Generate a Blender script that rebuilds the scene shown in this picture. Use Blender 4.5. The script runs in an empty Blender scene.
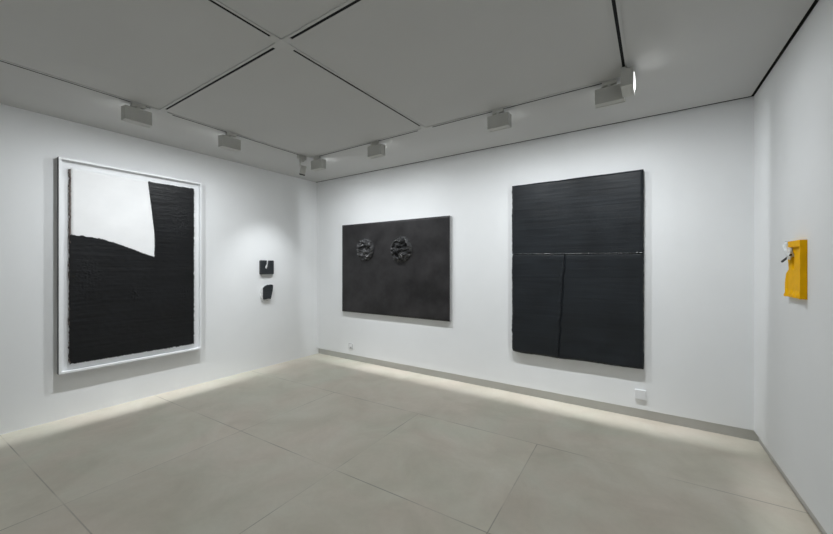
import bpy, bmesh, math, random
from mathutils import Vector, Matrix, noise
R = math.radians
random.seed(7)
sc = bpy.context.scene
COL = sc.collection
H = 2.9                      # ceiling height
RW0, RWS = 5.446, 0.0345     # right wall: X = RW0 + RWS * (-Y)
def rwx(y): return RW0 - RWS * y

# ------------------------------------------------------------------ helpers
def obj(name, bm, mats, parent=None, smooth=False, loc=None, rotz=0):
    me = bpy.data.meshes.new(name)
    bm.normal_update()
    bm.to_mesh(me); bm.free()
    for m in (mats if isinstance(mats, (list, tuple)) else [mats]):
        me.materials.append(m)
    if smooth:
        for p in me.polygons: p.use_smooth = True
    o = bpy.data.objects.new(name, me)
    COL.objects.link(o)
    if parent: o.parent = parent
    if loc: o.location = loc
    o.rotation_euler.z = rotz
    return o

def tag(o, label, cat, group=None):
    o['label'] = label; o['category'] = cat
    if group: o['group'] = group
    return o

def thing(name, label, cat, loc, rotz=0, group=None):
    o = bpy.data.objects.new(name, None)
    COL.objects.link(o)
    o.empty_display_size = .1
    o.location = loc; o.rotation_euler.z = rotz
    return tag(o, label, cat, group)

def struct(name, bm, m, **k):
    o = obj(name, bm, m, **k); o['kind'] = 'structure'; return o

def box(bm, x0, x1, y0, y1, z0, z1, bevel=0, mi=0):
    vs = [bm.verts.new((x, y, z)) for x in (x0, x1) for y in (y0, y1) for z in (z0, z1)]
    fs = [bm.faces.new([vs[i] for i in q]) for q in
          ((0,1,3,2),(4,6,7,5),(0,4,5,1),(2,3,7,6),(0,2,6,4),(1,5,7,3))]
    for f in fs: f.material_index = mi
    bmesh.ops.recalc_face_normals(bm, faces=fs)
    if bevel:
        es = list({e for f in fs for e in f.edges})
        bmesh.ops.bevel(bm, geom=es, offset=bevel, segments=2, affect='EDGES', profile=.5)
    return bm

def prism(bm, pts, z0, z1):
    """extrude a plan polygon from z0 to z1"""
    a = [bm.verts.new((x, y, z0)) for x, y in pts]
    b = [bm.verts.new((x, y, z1)) for x, y in pts]
    fs = [bm.faces.new(a), bm.faces.new(b)]
    n = len(pts)
    for i in range(n):
        fs.append(bm.faces.new((a[i], a[(i+1) % n], b[(i+1) % n], b[i])))
    bmesh.ops.recalc_face_normals(bm, faces=fs)
    return bm

def tube(bm, p0, p1, r, n=20, r1=None):
    p0, p1 = Vector(p0), Vector(p1); d = p1 - p0
    M = Matrix.Translation((p0 + p1) / 2) @ d.to_track_quat('Z', 'Y').to_matrix().to_4x4()
    bmesh.ops.create_cone(bm, cap_ends=True, segments=n, radius1=r, radius2=r if r1 is None else r1,
                          depth=d.length, matrix=M)
    return bm

def smoothstep(a, b, x):
    t = min(1, max(0, (x - a) / (b - a))); return t * t * (3 - 2 * t)

def nz(x, y, z=0.): return noise.noise(Vector((x, y, z)))

def relief(xs, zs, front, back, inside=None, warp=None):
    """A slab with a height-field front.  Local frame: x right, z up, -y out of the wall.
    front(x,z) and back are distances out of the wall."""
    bm = bmesh.new(); nx, nzz = len(xs), len(zs)
    W = warp or (lambda x, z: (x, z))
    F = {}
    def fv(i, j):
        if (i, j) not in F:
            x, z = W(xs[i], zs[j]); F[i, j] = bm.verts.new((x, -front(xs[i], zs[j]), z))
        return F[i, j]
    cells = set()
    for i in range(nx-1):
        for j in range(nzz-1):
            if inside is None or inside((xs[i]+xs[i+1])/2, (zs[j]+zs[j+1])/2): cells.add((i, j))
    for i, j in cells:
        bm.faces.new((fv(i, j), fv(i+1, j), fv(i+1, j+1), fv(i, j+1)))
    B = {}
    def bv(i, j):
        if (i, j) not in B:
            v = F[i, j].co; B[i, j] = bm.verts.new((v.x, -back, v.z))
        return B[i, j]
    for i, j in cells:
        for (di, dj), a, b in (((0,-1),(i,j),(i+1,j)), ((1,0),(i+1,j),(i+1,j+1)),
                               ((0,1),(i+1,j+1),(i,j+1)), ((-1,0),(i,j+1),(i,j))):
            if (i+di, j+dj) not in cells:
                f = bm.faces.new((F[b], F[a], bv(*a), bv(*b)))
                f.material_index = 1; f.smooth = False
    return bm

def lin(a, b, n): return [a + (b - a) * i / (n - 1) for i in range(n)]

def in_poly(x, z, P):
    c = False; n = len(P)
    for i in range(n):
        (x0, z0), (x1, z1) = P[i], P[(i+1) % n]
        if (z0 > z) != (z1 > z) and x < (x1-x0) * (z-z0) / (z1-z0) + x0: c = not c
    return c

# ------------------------------------------------------------------ materials
class NT:
    def __init__(s, name):
        s.m = bpy.data.materials.new(name); s.m.use_nodes = True
        s.t = s.m.node_tree; s.b = s.t.nodes['Principled BSDF']
    def n(s, typ, **k):
        nd = s.t.nodes.new('ShaderNode' + typ)
        for a, v in k.items():
            if a in nd.inputs: nd.inputs[a].default_value = v
            else: setattr(nd, a, v)
        return nd
    def l(s, a, b): s.t.links.new(a, b)
    def math(s, op, a, b=0., c=0.):
        nd = s.t.nodes.new('ShaderNodeMath'); nd.operation = op
        for i, v in enumerate((a, b, c)):
            if hasattr(v, 'is_output'): s.l(v, nd.inputs[i])
            else: nd.inputs[i].default_value = v
        return nd.outputs[0]
    def ramp(s, fac, stops):
        r = s.n('ValToRGB'); e = r.color_ramp.elements
        while len(e) < len(stops): e.new(.5)
        for q, (p, c) in zip(e, stops): q.position = p; q.color = (*c, 1)
        s.l(fac, r.inputs[0]); return r.outputs[0]
    def bump(s, h, strength=.3, dist=.01):
        b = s.n('Bump'); b.inputs['Strength'].default_value = strength; b.inputs['Distance'].default_value = dist
        s.l(h, b.inputs['Height']); s.l(b.outputs[0], s.b.inputs['Normal'])

def mat(name, col, rough=.5, metal=0., var=.04, scale=8., bump=0., spec=.5, stretch=(1,1,1), emit=None):
    t = NT(name)
    tc = t.n('TexCoord'); mp = t.n('Mapping'); mp.inputs['Scale'].default_value = stretch
    t.l(tc.outputs['Object'], mp.inputs[0])
    n = t.n('TexNoise', Scale=scale, Detail=5.); t.l(mp.outputs[0], n.inputs['Vector'])
    lo = [max(0, c * (1 - var)) for c in col]; hi = [min(1, c * (1 + var)) for c in col]
    t.l(t.ramp(n.outputs[0], [(.3, lo), (.7, hi)]), t.b.inputs['Base Color'])
    t.b.inputs['Roughness'].default_value = rough; t.b.inputs['Metallic'].default_value = metal
    t.b.inputs['Specular IOR Level'].default_value = spec
    if bump: t.bump(n.outputs[0], bump)
    if emit:
        t.b.inputs['Emission Color'].default_value = (*emit[0], 1); t.b.inputs['Emission Strength'].default_value = emit[1]
    return t.m

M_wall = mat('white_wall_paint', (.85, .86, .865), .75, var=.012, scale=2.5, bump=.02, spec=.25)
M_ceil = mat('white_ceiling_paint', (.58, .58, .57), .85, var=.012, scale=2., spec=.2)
M_gap = mat('dark_shadow_gap', (.03, .03, .028), .8, spec=.1)
M_skirt = mat('grey_skirting', (.62, .62, .60), .55, var=.03, scale=3)
M_frame = mat('white_frame_lacquer', (.86, .87, .88), .4, var=.01)
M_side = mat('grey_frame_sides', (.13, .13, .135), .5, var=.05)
M_mat = mat('white_backing_board', (.84, .85, .86), .8, var=.008)
M_canvas = mat('off_white_paper', (.87, .87, .87), .8, var=.03, scale=5, bump=.05)
M_edge = mat('dark_crusted_edge', (.11, .085, .075), .7, var=.6, scale=60, bump=.5)
M_grey_edge = mat('grey_canvas_edge', (.36, .36, .36), .7, var=.08, scale=30)
M_fix = mat('grey_fixture_paint', (.52, .52, .49), .55, var=.03)
M_track = mat('grey_track_paint', (.57, .57, .56), .6, var=.02)
M_slot = mat('black_track_slot', (.008, .008, .008), .7, spec=.2)
M_black = mat('black_plastic', (.012, .012, .012), .4)
M_plate = mat('white_plate_plastic', (.82, .83, .84), .4, var=.01)
M_sock = mat('grey_socket_plastic', (.40, .40, .40), .5)
M_lens = mat('lit_lamp_lens', (.9, .9, .9), .4, emit=((1, 1, 1), 1.3))
M_yel = mat('yellow_paint', (.96, .50, .006), .5, var=.06, scale=25, bump=.04, spec=.03)
M_crump = mat('crumpled_white_sheet', (.78, .80, .80), .55, var=.12, scale=60, bump=.3)
M_raw = mat('torn_white_edge', (.72, .72, .72), .8, var=.25, scale=50, bump=.4)

def black_paint(name, col, streak, rough, bump, spec=.5, lo=.6, hi=1.5):
    t = NT(name); tc = t.n('TexCoord')
    mp = t.n('Mapping'); mp.inputs['Scale'].default_value = streak; t.l(tc.outputs['Object'], mp.inputs[0])
    n1 = t.n('TexNoise', Scale=4., Detail=8., Roughness=.65); t.l(mp.outputs[0], n1.inputs['Vector'])
    n2 = t.n('TexNoise', Scale=3.5, Detail=4.); t.l(tc.outputs['Object'], n2.inputs['Vector'])
    f = t.math('MULTIPLY_ADD', n1.outputs[0], .5, t.math('MULTIPLY', n2.outputs[0], .5))
    t.l(t.ramp(f, [(.36, [c * lo for c in col]), (.64, [c * hi for c in col])]), t.b.inputs['Base Color'])
    r = t.n('MapRange'); t.l(n2.outputs[0], r.inputs[0])
    r.inputs[1].default_value = .3; r.inputs[2].default_value = .7
    r.inputs[3].default_value = rough - .08; r.inputs[4].default_value = rough + .08
    t.l(r.outputs[0], t.b.inputs['Roughness']); t.b.inputs['Specular IOR Level'].default_value = spec
    t.bump(n1.outputs[0], bump, .012)
    return t.m
M_tall = black_paint('blue_black_brushed_paint', (.0062, .0086, .0115), (.5, 1, 9), .5, .16, spec=.42)
M_framed = black_paint('black_layered_paint', (.0045, .005, .006), (.6, 1, 8), .5, .28, spec=.34)
M_wide = black_paint('charcoal_mottled_paint', (.0135, .0125, .0132), (1.1, 1.1, 1.1), .5, .05, spec=.4, lo=.3, hi=2.3)
M_gloss = black_paint('glossy_black_crust', (.028, .028, .029), (3, 3, 3), .19, .3, lo=.4, hi=2.6)  # lighter mottling puts some of the specular glints into the colour
M_bead = black_paint('dried_paint_bead', (.04, .042, .045), (4, 4, 4), .28, .3, lo=.1, hi=2.4)  # lightened grey paints in the highlights along the seam
M_small = black_paint('black_matte_paint', (.022, .026, .03), (2, 2, 8), .5, .3)

def floor_mat():
    t = NT('beige_stone_slabs'); tc = t.n('TexCoord')
    mp = t.n('Mapping', vector_type='TEXTURE')       # slab grid, turned 2 degrees against the walls
    mp.inputs['Location'].default_value = (2.831, -2.250, 0); mp.inputs['Rotation'].default_value = (0, 0, R(2.1))
    mp.inputs['Scale'].default_value = (1.157, 1.157, 1.157)
    t.l(tc.outputs['Object'], mp.inputs[0])
    sp = t.n('SeparateXYZ'); t.l(mp.outputs[0], sp.inputs[0])
    def dist(o):
        fr = t.math('FRACT', t.math('ADD', o, 100.5)); return t.math('ABSOLUTE', t.math('SUBTRACT', fr, .5))
    # slabs along the walls run on unbroken: cross joints only inside the field
    off = t.math('ADD', t.math('GREATER_THAN', sp.outputs[1], 1.), t.math('GREATER_THAN', t.math('ABSOLUTE', sp.outputs[0]), 1.5))
    d = t.math('MINIMUM', t.math('ADD', dist(sp.outputs[0]), off), dist(sp.outputs[1]))
    nb = t.n('TexNoise', Scale=1.7, Detail=3.); t.l(tc.outputs['Object'], nb.inputs['Vector'])
    seam = t.n('MapRange'); t.l(d, seam.inputs[0])
    seam.inputs[1].default_value = .0016; seam.inputs[2].default_value = .0042
    seam.inputs[3].default_value = 1; seam.inputs[4].default_value = 0
    gate = t.n('MapRange'); t.l(nb.outputs[0], gate.inputs[0])
    gate.inputs[1].default_value = .38; gate.inputs[2].default_value = .62
    gate.inputs[3].default_value = .05; gate.inputs[4].default_value = .6
    sm = t.math('MULTIPLY', seam.outputs[0], gate.outputs[0])
    cx = t.math('FLOOR', t.math('ADD', sp.outputs[0], 100.)); cy = t.math('FLOOR', t.math('ADD', sp.outputs[1], 100.))
    cb = t.n('CombineXYZ'); t.l(cx, cb.inputs[0]); t.l(cy, cb.inputs[1])
    wn = t.n('TexWhiteNoise'); wn.noise_dimensions = '3D'; t.l(cb.outputs[0], wn.inputs['Vector'])
    n1 = t.n('TexNoise', Scale=2.2, Detail=6., Roughness=.6); n1.inputs['Distortion'].default_value = .6
    t.l(tc.outputs['Object'], n1.inputs['Vector'])
    n2 = t.n('TexNoise', Scale=26., Detail=6., Roughness=.7); t.l(tc.outputs['Object'], n2.inputs['Vector'])
    n3 = t.n('TexNoise', Scale=1.1, Detail=3.); n3.inputs['Distortion'].default_value = 1.
    t.l(tc.outputs['Object'], n3.inputs['Vector'])
    base = t.ramp(n1.outputs[0], [(.32, (.61, .57, .49)), (.5, (.665, .625, .545)), (.68, (.71, .675, .60))])
    tint = t.ramp(n3.outputs[0], [(.35, (.97, 1., .96)), (.65, (1.02, .985, .96))])
    m1 = t.n('Mix', data_type='RGBA', blend_type='MULTIPLY'); m1.inputs[0].default_value = 1
    t.l(base, m1.inputs[6]); t.l(tint, m1.inputs[7])
    v = t.math('MULTIPLY_ADD', wn.outputs['Value'], .07, t.math('MULTIPLY_ADD', n2.outputs[0], .12, .905))
    m2 = t.n('Mix', data_type='RGBA', blend_type='MULTIPLY'); m2.inputs[0].default_value = 1
    vc = t.n('CombineColor'); [t.l(v, vc.inputs[i]) for i in range(3)]
    t.l(m1.outputs[2], m2.inputs[6]); t.l(vc.outputs[0], m2.inputs[7])
    m3 = t.n('Mix', data_type='RGBA'); t.l(sm, m3.inputs[0]); t.l(m2.outputs[2], m3.inputs[6])
    m3.inputs[7].default_value = (.13, .12, .10, 1)
    t.l(m3.outputs[2], t.b.inputs['Base Color'])
    t.b.inputs['Roughness'].default_value = .48; t.b.inputs['Specular IOR Level'].default_value = .35
    t.bump(n2.outputs[0], .03, .005)
    return t.m
M_floor = floor_mat()

# ------------------------------------------------------------------ the room
YF = -5.31
GB, GR = .030, .022                          # ceiling shadow gaps at back and right wall
WZ = .096                                    # walls end above the recessed skirting
b = bmesh.new(); prism(b, [(-.15, YF-.15), (6.0, YF-.15), (6.0, .25), (-.15, .25)], -.12, 0); struct('floor', b, M_floor)
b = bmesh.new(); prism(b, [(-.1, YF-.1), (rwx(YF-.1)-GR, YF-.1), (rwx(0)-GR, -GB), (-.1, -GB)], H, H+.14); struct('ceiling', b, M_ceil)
b = bmesh.new(); prism(b, [(-.15, YF-.15), (0, YF-.15), (0, .15), (-.15, .15)], 0, H); struct('wall_left', b, M_wall)
b = bmesh.new(); prism(b, [(0, 0), (rwx(0), 0), (rwx(0), .15), (0, .15)], WZ, H+.14); struct('wall_back', b, M_wall)
b = bmesh.new(); prism(b, [(rwx(YF), YF), (rwx(YF)+.15, YF), (rwx(.15)+.15, .15), (rwx(.15), .15)], WZ, H+.14); struct('wall_right', b, M_wall)
b = bmesh.new(); prism(b, [(0, YF-.15), (rwx(YF)+.15, YF-.15), (rwx(YF)+.15, YF), (0, YF)], 0, H); struct('wall_front', b, M_wall)
b = bmesh.new(); prism(b, [(0, .032), (rwx(.032)+.036, .032), (rwx(.1)+.036, .1), (0, .1)], 0, WZ); struct('baseboard_back', b, M_skirt)
b = bmesh.new(); prism(b, [(rwx(YF)+.036, YF), (rwx(YF)+.1, YF), (rwx(.032)+.1, .032), (rwx(.032)+.036, .032)], 0, WZ); struct('baseboard_right', b, M_skirt)
b = bmesh.new()                              # dark channel that closes the ceiling shadow gap
prism(b, [(0, -GB-.02), (rwx(0), -GB-.02), (rwx(0), 0), (0, 0)], H+.141, H+.18)
prism(b, [(-.0, -GB-.004), (rwx(0)-GR-.004, -GB-.004), (rwx(0)-GR-.004, -GB-.0005), (0, -GB-.0005)], H+.006, H+.141)
prism(b, [(0, -.004), (rwx(0), -.004), (rwx(0), -.0005), (0, -.0005)], H+.004, H+.141)
struct('trim_1', b, M_gap)
b = bmesh.new()
prism(b, [(rwx(YF)-GR-.02, YF), (rwx(YF), YF), (rwx(-.07), -.07), (rwx(-.07)-GR-.02, -.07)], H+.141, H+.18)
prism(b, [(rwx(YF)-.004, YF), (rwx(YF)-.0005, YF), (rwx(-.005)-.0005, -.005), (rwx(-.005)-.004, -.005)], H+.004, H+.141)
struct('trim_2', b, M_gap)

# ------------------------------------------------------------------ lighting track
TX = (1.0, 2.785, 4.572); TY = (-.965, -2.655, -4.345)
track = thing('lighting_track', 'grey track grid with black slots and junction plates screwed to the ceiling', 'lighting track', (TX[1], TY[1], H))
TW, TS, TD = .025, .0092, .006
def rail(x0, y0, x1, y1):
    """rail between two junctions: two flanges, a back, and a black conductor slot"""
    d = Vector((x1-x0, y1-y0, 0)); L = d.length; a = math.atan2(d.y, d.x)
    lp = (x0-TX[1], y0-TY[1], 0)
    b = bmesh.new()
    box(b, 0, L, -TW, -TS, -TD, 0); box(b, 0, L, TS, TW, -TD, 0); box(b, 0, L, -TS, TS, -.001, 0)
    r = obj('rail', b, M_track, track, loc=lp, rotz=a)
    b = bmesh.new(); box(b, .004, L-.004, -TS+.0004, TS-.0004, -TD+.0015, -.001)
    obj('conductor_slot', b, M_slot, r)
J = .085
def junction(x, y, arms):
    b = bmesh.new()
    box(b, -.034, .034, -.034, .034, -TD-.002, 0, .002)
    for dx, dy in arms:
        if dx: box(b, min(dx*.03, dx*J), max(dx*.03, dx*J), -.028, .028, -TD-.001, 0, .002)
        else:  box(b, -.028, .028, min(dy*.03, dy*J), max(dy*.03, dy*J), -TD-.001, 0, .002)
    obj('junction_plate', b, M_track, track, loc=(x-TX[1], y-TY[1], 0))
for i in range(3):
    for j in range(3):
        if i < 2: rail(TX[i]+J, TY[j], TX[i+1]-J, TY[j])
        if j < 2: rail(TX[i], TY[j]-J, TX[i], TY[j+1]+J)
        arms = []
        if i < 2: arms.append((1, 0))
        if i > 0: arms.append((-1, 0))
        if j < 2: arms.append((0, -1))
        if j > 0: arms.append((0, 1))
        junction(TX[i], TY[j], arms)

# ------------------------------------------------------------------ track lights
LIGHT_COL = (.93, .97, 1.0)
def wash_light(name, n, power, k=1.9, up=(-.16, .50), low=(2.7, 6.0), side=2.8):
    """lamp whose photometric curve is that of an asymmetric wall washer facing direction n"""
    L = bpy.data.lights.new(name, 'POINT'); L.energy = power; L.shadow_soft_size = .018; L.color = LIGHT_COL
    L.use_nodes = True; nt = L.node_tree; em = nt.nodes['Emission']
    class T(NT):
        def __init__(s): s.t = nt
    t = T(); g = t.n('NewGeometry')
    def dot(v):
        q = t.n('VectorMath', operation='DOT_PRODUCT'); t.l(g.outputs['Incoming'], q.inputs[0]); q.inputs[1].default_value = v
        return q.outputs['Value']
    tw = dot(n); dn = dot((0, 0, -1)); sd = dot((-n[1], n[0], 0))
    tm = t.math('MAXIMUM', tw, .03)      # share of the direction that runs towards the wall
    ta = t.math('DIVIDE', dn, tm)
    def ss(x, a, b_):
        r = t.n('MapRange', interpolation_type='SMOOTHSTEP'); t.l(x, r.inputs[0])
        r.inputs[1].default_value = min(a, b_); r.inputs[2].default_value = max(a, b_)
        r.inputs[3].default_value = 0 if a < b_ else 1; r.inputs[4].default_value = 1 if a < b_ else 0
        return r.outputs[0]
    hz = t.math('SQRT', t.math('ADD', t.math('MULTIPLY', tw, tw), t.math('MULTIPLY', sd, sd)))
    el = t.math('DIVIDE', dn, t.math('MAXIMUM', hz, .02))      # tangent of the angle below the horizontal
    w = t.math('MULTIPLY', t.math('MULTIPLY', ss(el, *up), ss(tw, .02, .1)), ss(ta, low[1], low[0]))
    sa = t.math('DIVIDE', t.math('ABSOLUTE', sd), tm)
    w = t.math('MULTIPLY', w, ss(sa, side, .0))
    spill = t.math('MULTIPLY', ss(dn, .35, .85), .95)         # added downward spill that brightens the floor
    prof = t.math('ADD', t.math('MULTIPLY', w, t.math('POWER', tm, -k)), spill)
    t.l(prof, em.inputs['Strength'])
    return L

BW, BD, BH = .200, .078, .118       # housing
def washer_parts(root, light):
    b = bmesh.new()
    box(b, -BW/2, BW/2, -.016, -.016+BD*.8, -.165-.0, -.165+BH, .003)
    box(b, -BW/2-.003, BW/2+.003, -.016+BD*.8, -.016+BD, -.168, -.162+BH, .003)     # front bezel
    h = obj('housing', b, M_fix, root)
    for s in (-1, 1):
        b = bmesh.new()
        bmesh.ops.create_uvsphere(b, u_segments=16, v_segments=8, radius=1,
                                  matrix=Matrix.Translation((s*.047, -.016+BD, -.165+BH*.5)) @ Matrix.Diagonal((.042, .007, .045, 1)))
        obj('lamp_lens', b, M_lens, h, smooth=True)
    b = bmesh.new()
    box(b, -.05, .05, -.017, .017, -.032, -TD, .002); box(b, -.055, -.025, -.014, .014, -.040, -.030, .002)
    obj('track_adapter', b, M_fix, root)
    b = bmesh.new(); tube(b, (0, 0, -.030), (0, 0, -.050), .019); box(b, -.014, .014, -.014, .014, -.048, -.030, .002)
    obj('swivel_joint', b, M_fix, root)
    lo = bpy.data.objects.new('lamp', light); COL.objects.link(lo); lo.parent = root
    lo.location = (0, -.016+BD+.05, -.165+BH*.5)

GW = 'wall washer lights clipped to the ceiling track'
def washer(label, x, y, rotz, light):
    r = thing('wall_washer', label, 'track light', (x, y, H), rotz, GW)
    washer_parts(r, light); return r
PW = 11.8
L_left = wash_light('left_wash', (-1, 0, 0), PW)
L_back = wash_light('back_wash', (0, 1, 0), PW)
L_right = wash_light('right_wash', (1, 0, 0), PW * .55, side=1.7)
washer('grey box wall washer on the left track, above the white-framed picture', TX[0], -2.835, R(90), L_left)
washer('grey box wall washer on the left track, between the framed picture and the cylinder spot', TX[0], -2.015, R(90), L_left)
washer('grey box wall washer on the back track next to the small cylinder spot', 1.13, TY[0], 0, L_back)
washer('grey box wall washer on the back track above the wide painting with two lumps', 2.11, TY[0], 0, L_back)
washer('grey box wall washer on the back track above the tall black painting\'s left edge', 3.575, TY[0], 0, L_back)
washer('grey box wall washer at the right end of the back track, overlapped by another lamp', 4.466, TY[0], 0, L_back)
washer('grey box light seen end-on with lit lenses facing the right wall', TX[2], -1.09, R(-90), L_right)
L_front_fill = wash_light('front_fill', (0, -1, 0), PW * .45)  # lamps added out of view to raise the room's bounce light
L_right_fill = wash_light('right_fill', (1, 0, 0), PW * .42)  # likewise added unseen, for more ambient light from the right
for x in (1.5, 2.9, 4.2): washer('added unseen grey box wall washer behind the camera, brightening the room', x, TY[2], R(180), L_front_fill)
for y in (-2.75, -3.85): washer('added unseen grey box wall washer on the right track, brightening the room', TX[2], y, R(-90), L_right_fill)

sp = thing('spot_light', 'small grey cylinder spotlight hanging near the far corner of the track', 'spotlight', (TX[0], -1.10, H), R(90))
b = bmesh.new(); box(b, -.058, .058, -.018, .018, -.055, -TD, .003); obj('track_adapter', b, M_fix, sp)
b = bmesh.new(); box(b, -.030, -.016, -.008, .008, -.15, -.055, .002); box(b, -.03, .025, -.014, .014, -.085, -.055, .003); obj('bracket', b, M_fix, sp)
ax = Vector((.03, .34, -1)).normalized()
c0 = Vector((.022, -.012, -.130))
b = bmesh.new(); tube(b, c0, c0 + ax*.105, .037, 28); cyl = obj('barrel', b, M_fix, sp)
b = bmesh.new(); tube(b, c0 + ax*.105, c0 + ax*.121, .037, 28); obj('snoot_ring', b, M_black, cyl)
S = bpy.data.lights.new('spot_beam', 'SPOT'); S.energy = 36; S.spot_size = R(66); S.spot_blend = 1.; S.shadow_soft_size = .02; S.color = LIGHT_COL
so = bpy.data.objects.new('spot_beam', S); COL.objects.link(so)
p0 = Vector((TX[0]-.02, -1.09, H-.27)); so.location = p0
so.rotation_euler = (Vector((0, -.96, 1.10)) - p0).to_track_quat('-Z', 'Y').to_euler()

# ------------------------------------------------------------------ white-framed picture, left wall
FW, FH, FD = 1.280, 2.072, .066
fp = thing('framed_painting', 'large white-framed picture with a white patch over thick black paint on the left wall', 'painting', (0, -2.514, .447), R(90))
b = bmesh.new(); t_ = .019
def frame_ring(b, x0, x1, z0, z1, w, o0, o1):
    A = [(x0, z0), (x1, z0), (x1, z1), (x0, z1)]; B = [(x0+w, z0+w), (x1-w, z0+w), (x1-w, z1-w), (x0+w, z1-w)]
    v = {}
    for nm, P in (('a', A), ('b', B)):
        for i, (x, z) in enumerate(P):
            for k, o in ((0, o0), (1, o1)): v[nm, i, k] = b.verts.new((x, -o, z))
    fs = []
    for i in range(4):
        j = (i+1) % 4
        fs += [b.faces.new((v['a', i, 1], v['a', j, 1], v['b', j, 1], v['b', i, 1])), b.faces.new((v['a', i, 0], v['a', j, 0], v['b', j, 0], v['b', i, 0])),
               b.faces.new((v['a', i, 0], v['a', j, 0], v['a', j, 1], v['a', i, 1])), b.faces.new((v['b', i, 0], v['b', j, 0], v['b', j, 1], v['b', i, 1]))]
    bmesh.ops.recalc_face_normals(b, faces=fs)
frame_ring(b, -FW/2, FW/2, 0, FH, t_, .001, FD)
fr = obj('frame', b, [M_frame, M_side], fp)
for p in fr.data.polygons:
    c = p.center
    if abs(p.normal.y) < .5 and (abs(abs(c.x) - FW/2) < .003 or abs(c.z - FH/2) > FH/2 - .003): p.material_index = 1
b = bmesh.new(); box(b, -FW/2+t_, FW/2-t_, -.018, -.003, t_, FH-t_); obj('backing_board', b, M_mat, fp)
def fx(y): return y + 2.514
def fz(z): return z - .447
cx0, cx1, cz0, cz1 = fx(-3.068), fx(-1.958), fz(.530), fz(2.432)
b = relief(lin(cx0, cx1, 40), lin(cz0, cz1, 70), lambda x, z: .040 + .0006*nz(x*5, z*5), .018)
cv = obj('canvas', b, [M_canvas, M_canvas], fp, smooth=True)
# dark crusted left edge of the canvas
b = relief(lin(cx0-.008, cx0+.003, 4), lin(cz0+.01, cz1-.012, 300),
           lambda x, z: .043 + .004*nz(x*40, z*35), .018,
           warp=lambda x, z: (x + (.011*nz(z*11, 3) + .008*nz(z*40, 9)) * (1 if x < cx0 else .35), z))
obj('crusted_edge', b, [M_edge, M_edge], cv, smooth=True)
PB = [(-2.434, 2.428), (-1.955, 2.434), (-1.955, .526), (-3.075, .526), (-3.075, 1.785), (-2.95, 1.775), (-2.824, 1.757), (-2.72, 1.722), (-2.619, 1.683), (-2.50, 1.632),
      (-2.372, 1.583), (-2.368, 1.70), (-2.369, 1.81), (-2.385, 2.0), (-2.405, 2.19), (-2.420, 2.32)]
PB = [(fx(y), fz(z)) for y, z in PB]
def inside_black(x, z):
    dx = .005*nz(x*25, z*25, 1) + .008*nz(x*95, z*95, 2); dz = .004*nz(x*25, z*25, 5) + .008*nz(x*100, z*100, 6)
    return in_poly(x+dx, z+dz, PB)
def h_black(x, z):
    h = .0455 + .0011*nz(x*1.5, z*32, 1) + .0008*nz(x*5, z*80, 2) + .001*nz(x*22, z*30, 3)
    for (px, pz, s, a) in ((fx(-2.10), fz(2.0), .10, .007), (fx(-2.93), fz(1.35), .10, .007), (fx(-2.56), fz(1.18), .035, .012), (fx(-2.05), fz(1.15), .06, .005)):
        g = math.exp(-((x-px)**2 + .35*(z-pz)**2) / (s*s)); h += a*g*abs(nz(x*40, z*70, 4))*1.6
    return h
b = relief(lin(cx0-.012, cx1+.012, 190), lin(cz0-.012, cz1+.008, 320), h_black, .0395, inside_black)
obj('black_paint', b, [M_framed, M_framed], cv, smooth=True)

# ------------------------------------------------------------------ two small black pieces, left wall
def slab(pts, o0, o1, bev=.004):
    b = bmesh.new()
    a = [b.verts.new((x, -o0, z)) for x, z in pts]; c = [b.verts.new((x, -o1, z)) for x, z in pts]
    n = len(pts); fs = [b.faces.new(a), b.faces.new(c)]
    for i in range(n): fs.append(b.faces.new((a[i], a[(i+1) % n], c[(i+1) % n], c[i])))
    bmesh.ops.recalc_face_normals(b, faces=fs)
    if bev: bmesh.ops.bevel(b, geom=list(fs[1].edges), offset=bev, segments=2, affect='EDGES', profile=.5)
    return b
su = thing('small_black_relief', 'small square black piece with a white notch in its top edge', 'artwork', (0, -.961, 1.363), R(90))
P = [(-.096, .006), (-.088, 0), (.100, 0), (.109, .010), (.110, .196), (.102, .204), (.044, .203), (.032, .150), (.016, .092), (-.012, .078),
     (-.034, .096), (-.020, .130), (-.008, .160), (-.004, .203), (-.090, .205), (-.097, .195)]
obj('black_block', slab(P, 0, .046), M_small, su)
b = bmesh.new(); bmesh.ops.create_icosphere(b, subdivisions=3, radius=1)
for v in b.verts:
    q = v.co.copy(); k = 1 + .35*nz(q.x*2, q.y*2, q.z*2)
    v.co = Vector((-.014 + q.x*.019*k, -.034 + q.y*.018*k, .108 + q.z*.024*k))
obj('white_plug', b, M_raw, su, smooth=True)
b = bmesh.new(); box(b, -.008, .036, -.012, -.001, .10, .200, .002); obj('notch_backing', b, M_raw, su)
sl = thing('small_black_relief', 'small torn black fragment with a ragged white left edge', 'artwork', (0, -.961, .99), R(90))
def frag(grow, k=0):
    P0 = [(-.062, .176), (-.030, .205), (.012, .218), (.030, .214), (.058, .222), (.095, .214), (.094, .180), (.088, .130), (.078, .090), (.066, .030), (.058, .008),
          (.010, .012), (-.040, .006), (-.058, .012), (-.062, .060), (-.060, .120)]
    return [(x + grow*nz(x*30, z*30, k)*.5, z + grow*nz(x*30, z*30, k+3)*.5) for x, z in P0]
obj('black_skin', slab(frag(.006), .028, .048, .003), M_small, sl)
PW_ = [(-.062, .178), (-.034, .200), (.02, .208), (.085, .205), (.084, .15), (.07, .06), (.055, -.010), (.0, -.018), (-.048, -.014), (-.074, .012), (-.086, .050), (-.083, .095), (-.076, .14)]
PW_ = [(x + .008*nz(x*40, z*40), z + .006*nz(x*40, z*40, 4)) for x, z in PW_]
obj('white_core', slab(PW_, 0, .030, .004), M_raw, sl)

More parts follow.
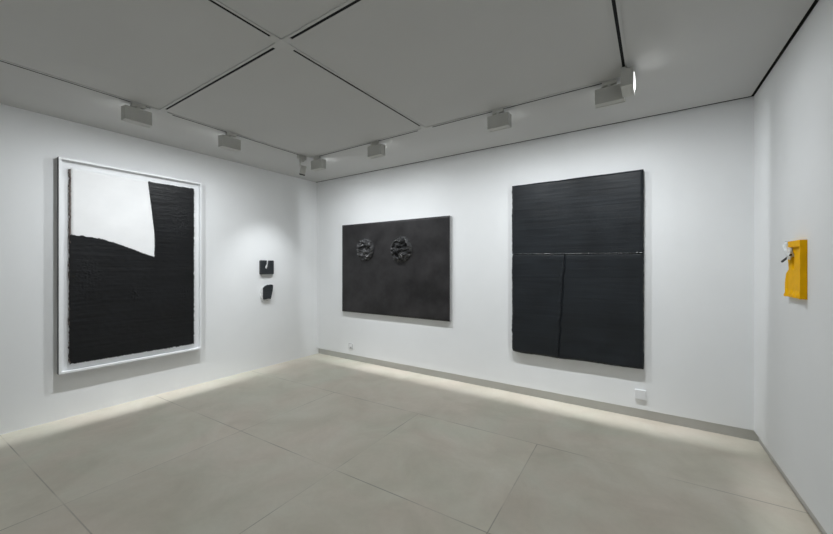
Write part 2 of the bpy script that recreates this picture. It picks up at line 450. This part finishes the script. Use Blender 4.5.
# ------------------------------------------------------------------ wide charcoal painting, back wall
wp = thing('wide_painting', 'wide charcoal black painting with two crumpled round lumps on the back wall', 'painting', (1.604, 0, .769), 0)
W2, Hh = .968, 1.362
b = bmesh.new(); box(b, -W2, W2+.006, -.034, -.001, .003, Hh-.003, .002); obj('canvas_edge', b, M_grey_edge, wp)
b = relief(lin(-W2-.001, W2-.002, 90), lin(0, Hh, 70),
           lambda x, z: .0405 + .0008*nz(x*4, z*4) - .004*smoothstep(.02, 0, min(x+W2, W2-x, z, Hh-z)), .034)
face = obj('painted_face', b, [M_wide, M_wide], wp, smooth=True)
def lump(x, z, rx, rz, seed):
    b = bmesh.new(); rings, seg = 30, 72
    vs = []
    for i in range(rings+1):
        t = i / rings; row = []
        for k in range(seg):
            a = 2*math.pi*k/seg; ca, sa = math.cos(a), math.sin(a)
            e = 1 + .07*nz(ca*1.6, sa*1.6, seed) + .04*nz(ca*5, sa*5, seed)
            rr = t
            h = .075 * (1 - t**5) ** .6 if t < 1 else 0
            px, pz = ca*rr*e*rx, sa*rr*e*rz
            crag = nz(px*15+seed, pz*19, seed) ; fine = nz(px*36, pz*46, seed+5)
            fold = 1 - abs(nz(px*14 + .5*fine, pz*17 + .8*crag, seed+9)) * 2.8
            if t < 1: h = h * (.55 + .75*crag + .25*fine + .40*fold)
            h = max(.0005, h) if t < 1 else -.001
            row.append(b.verts.new((x + px, -.041 - h, z + pz)))
        vs.append(row)
    for i in range(rings):
        for k in range(seg):
            k2 = (k+1) % seg
            q = [vs[i][k], vs[i+1][k], vs[i+1][k2], vs[i][k2]]
            b.faces.new(q)
    bmesh.ops.remove_doubles(b, verts=b.verts, dist=.0004)
    bmesh.ops.recalc_face_normals(b, faces=b.faces)
    return obj('crumpled_lump', b, M_gloss, wp, smooth=False)
lump(1.133-1.604, 1.735-.769, .172, .172, 11)
lump(1.802-1.604, 1.716-.769, .186, .180, 27)

# ------------------------------------------------------------------ tall black painting, back wall
tp = thing('tall_painting', 'tall black painting split by a horizontal seam and a crooked vertical crack', 'painting', (4.03, 0, .494), 0)
x0, x1, zt = -.641, .638, 1.907
def seam_z(x): return 1.118 - .010*smoothstep(x0, -.05, x) - .004*smoothstep(-.05, x1, x) + .003*nz(x*9, 4) + .002*nz(x*30, 2)
def crack_x(z): return -.064 + (-.068)*(1 - z/1.11) + .009*nz(z*9, 8) + .008*nz(z*30, 3)
def h_tall(x, z):
    h = .0555 + .0007*nz(x*1.2, z*26, 1) + .0004*nz(x*3, z*65, 2) + .0012*nz(x*6, z*6, 3) + .0012*nz(x*3+7, z*9)
    d = z - seam_z(x)
    h -= .012*math.exp(-(d/.006)**2); h += .003*smoothstep(-.0, -.05, d)*smoothstep(-.16, -.05, d)*.5
    if d < 0:
        e = x - crack_x(z); h -= .012*math.exp(-(e/.0065)**2); h += .004*math.exp(-((e+.022)/.016)**2)*(1+nz(x*20, z*30))
    edge = min(x-x0, x1-x, z, zt-z)
    return h - .010*smoothstep(.022, 0, edge)
zs = lin(0, 1.07, 150)[:-1] + lin(1.07, 1.15, 34)[:-1] + lin(1.15, zt, 110)
xs = lin(x0, -.16, 52)[:-1] + lin(-.16, -.03, 40)[:-1] + lin(-.03, x1, 70)
def warp_t(x, z):
    ex = .007*nz(z*5, 2) + .005*nz(z*22, 6) - .010*max(0, 1-z/.05)**2
    ez = .006*nz(x*4, 12) + .004*nz(x*20, 16)
    f = lambda u: max(0, 1 - u/.06)
    x2 = x - ex*f(x-x0) + (.006*nz(z*6, 32) + .003*nz(z*25, 36))*f(x1-x)
    if x - x0 < .06 and z < .06: z += .02*f(x-x0)*f(z)*.6
    return x2, z + ez*f(z) + .6*ez*f(zt-z)
b = relief(xs, zs, h_tall, .022, warp=warp_t)
tf = obj('painted_face', b, [M_tall, M_tall], tp, smooth=True)
b = bmesh.new(); box(b, x0+.012, x1+.002, -.030, -.001, .008, zt-.010, .002); obj('canvas_edge', b, M_grey_edge, tp)
def ridge(pts, rad, seed, name, m, squash=1.):
    """ragged bead of dried paint following a line on the face"""
    b = bmesh.new(); rows = []
    for i, (x, o, z) in enumerate(pts):
        a = pts[max(0, i-1)]; c = pts[min(len(pts)-1, i+1)]
        d = Vector((c[0]-a[0], 0, c[2]-a[2])).normalized(); s = Vector((d.z, 0, -d.x))
        r = rad * (.55 + .9*max(-.4, nz(i*.23, seed)) + .6*nz(i*.8, seed+4)); r = max(.0008, r)
        rows.append([b.verts.new(Vector((x, -o, z)) + s*math.cos(q)*r + Vector((0, -1, 0))*math.sin(q)*r*1.3*squash) for q in [2*math.pi*k/8 for k in range(8)]])
    for i in range(len(rows)-1):
        for k in range(8): b.faces.new((rows[i][k], rows[i+1][k], rows[i+1][(k+1) % 8], rows[i][(k+1) % 8]))
    b.faces.new(rows[0]); b.faces.new(rows[-1])
    bmesh.ops.recalc_face_normals(b, faces=b.faces)
    return obj(name, b, m, tf)
ridge([(x, .0575, seam_z(x)+.007) for x in lin(x0+.01, x1-.01, 260)], .0055, 3, 'seam_ridge', M_bead)
ridge([(crack_x(z)-.010, .057, z) for z in lin(.03, 1.10, 200)], .004, 13, 'crack_ridge', M_framed)

# ------------------------------------------------------------------ yellow relief, right wall
YY = -.963
ry = R(-90) + math.atan(RWS)
yp = thing('yellow_relief', 'small yellow box-like wall piece with crumpled white top and black stick', 'artwork', (rwx(YY), YY, 1.283), ry)
xa, xb, hz_ = -.145, .145, .345
P = [(xa, .002), (xb, 0), (xb, hz_), (xa+.075, hz_), (xa+.066, .30), (xa+.038, .255), (xa+.050, .21), (xa+.056, .175), (xa+.026, .145), (xa+.006, .10)]
obj('yellow_box', slab(P, 0, .004, 0), M_yel, yp)
def h_yel(x, z):
    h = .017
    h += .013*smoothstep(xb-.025, xb-.012, x)                    # rim on the near side
    h += .014*smoothstep(hz_-.042, hz_-.034, z) * smoothstep(xa+.05, xa+.10, x)   # rim along the top
    h += .006*smoothstep(.045, .01, z) + .003*smoothstep(.055, .035, z)*nz(x*30, z*30, 3)*2     # thick drips at the foot
    h += .004*smoothstep(xa+.05, xa+.02, x) * (z < .16)
    h -= .011*math.exp(-((x - (xa+.128))/.013)**2) * smoothstep(.165, .185, z) * smoothstep(.275, .255, z)     # slot
    return min(h, .031) + .0007*nz(x*30, z*30)
b = relief(lin(xa, xb, 80), lin(0, hz_, 90), h_yel, .0038, inside=lambda x, z: in_poly(x, z, P))
obj('folded_front', b, [M_yel, M_yel], yp, smooth=False)
b = bmesh.new(); bmesh.ops.create_icosphere(b, subdivisions=4, radius=1)
for v in b.verts:
    q = v.co; k = 1 + .45*nz(q.x*1.8, q.y*1.8, q.z*1.8) + .3*nz(q.x*4, q.y*4, q.z*4+3)
    lean = .035*q.z
    v.co = Vector((xa+.090 - lean + q.x*.050*k, -.026 + q.y*.018*k, .297 + q.z*.052*k))
obj('crumpled_sheet', b, M_crump, yp, smooth=False)
b = bmesh.new(); tube(b, (xa+.03, -.040, .222), (xa+.148, -.030, .262), .0065, 12); obj('black_stick', b, M_black, yp)

# ------------------------------------------------------------------ wall plates
so_ = thing('power_socket', 'small white power socket low on the back wall near the far corner', 'socket', (.795, 0, .184), 0)
b = bmesh.new(); box(b, -.046, .046, -.011, -.0005, 0, .092, .003); obj('plate', b, M_plate, so_)
b = bmesh.new(); frame_ring(b, -.046+.006, .046-.006, .006, .086, .006, .010, .0125); obj('rim', b, M_sock, so_)
b = bmesh.new(); box(b, -.018, .018, -.0125, -.009, .012, .034, .001); obj('socket_insert', b, M_sock, so_)
bp = thing('wall_plate', 'blank square white plate low on the wall right of the tall painting', 'wall plate', (4.640, 0, .197), 0)
b = bmesh.new(); box(b, -.043, .043, -.012, -.0005, 0, .088, .002); obj('back_box', b, M_plate, bp)
b = bmesh.new(); box(b, -.045, .045, -.020, -.012, -.001, .089, .003); obj('cover', b, M_plate, bp)

# ------------------------------------------------------------------ camera, view
cam = bpy.data.cameras.new('camera'); co = bpy.data.objects.new('camera', cam); COL.objects.link(co)
cam.sensor_width = 36; cam.lens = 355/833*36; cam.clip_start = .02
co.location = (4.757, -4.056, 1.47); co.rotation_euler = (R(90), 0, R(33.9))
sc.camera = co
w = bpy.data.worlds.new('world'); sc.world = w; w.use_nodes = True
w.node_tree.nodes['Background'].inputs[0].default_value = (0, 0, 0, 1)
vs = sc.view_settings
vs.view_transform = 'Standard'; vs.look = 'None'; vs.gamma = 1; vs.use_curve_mapping = False; vs.exposure = .3
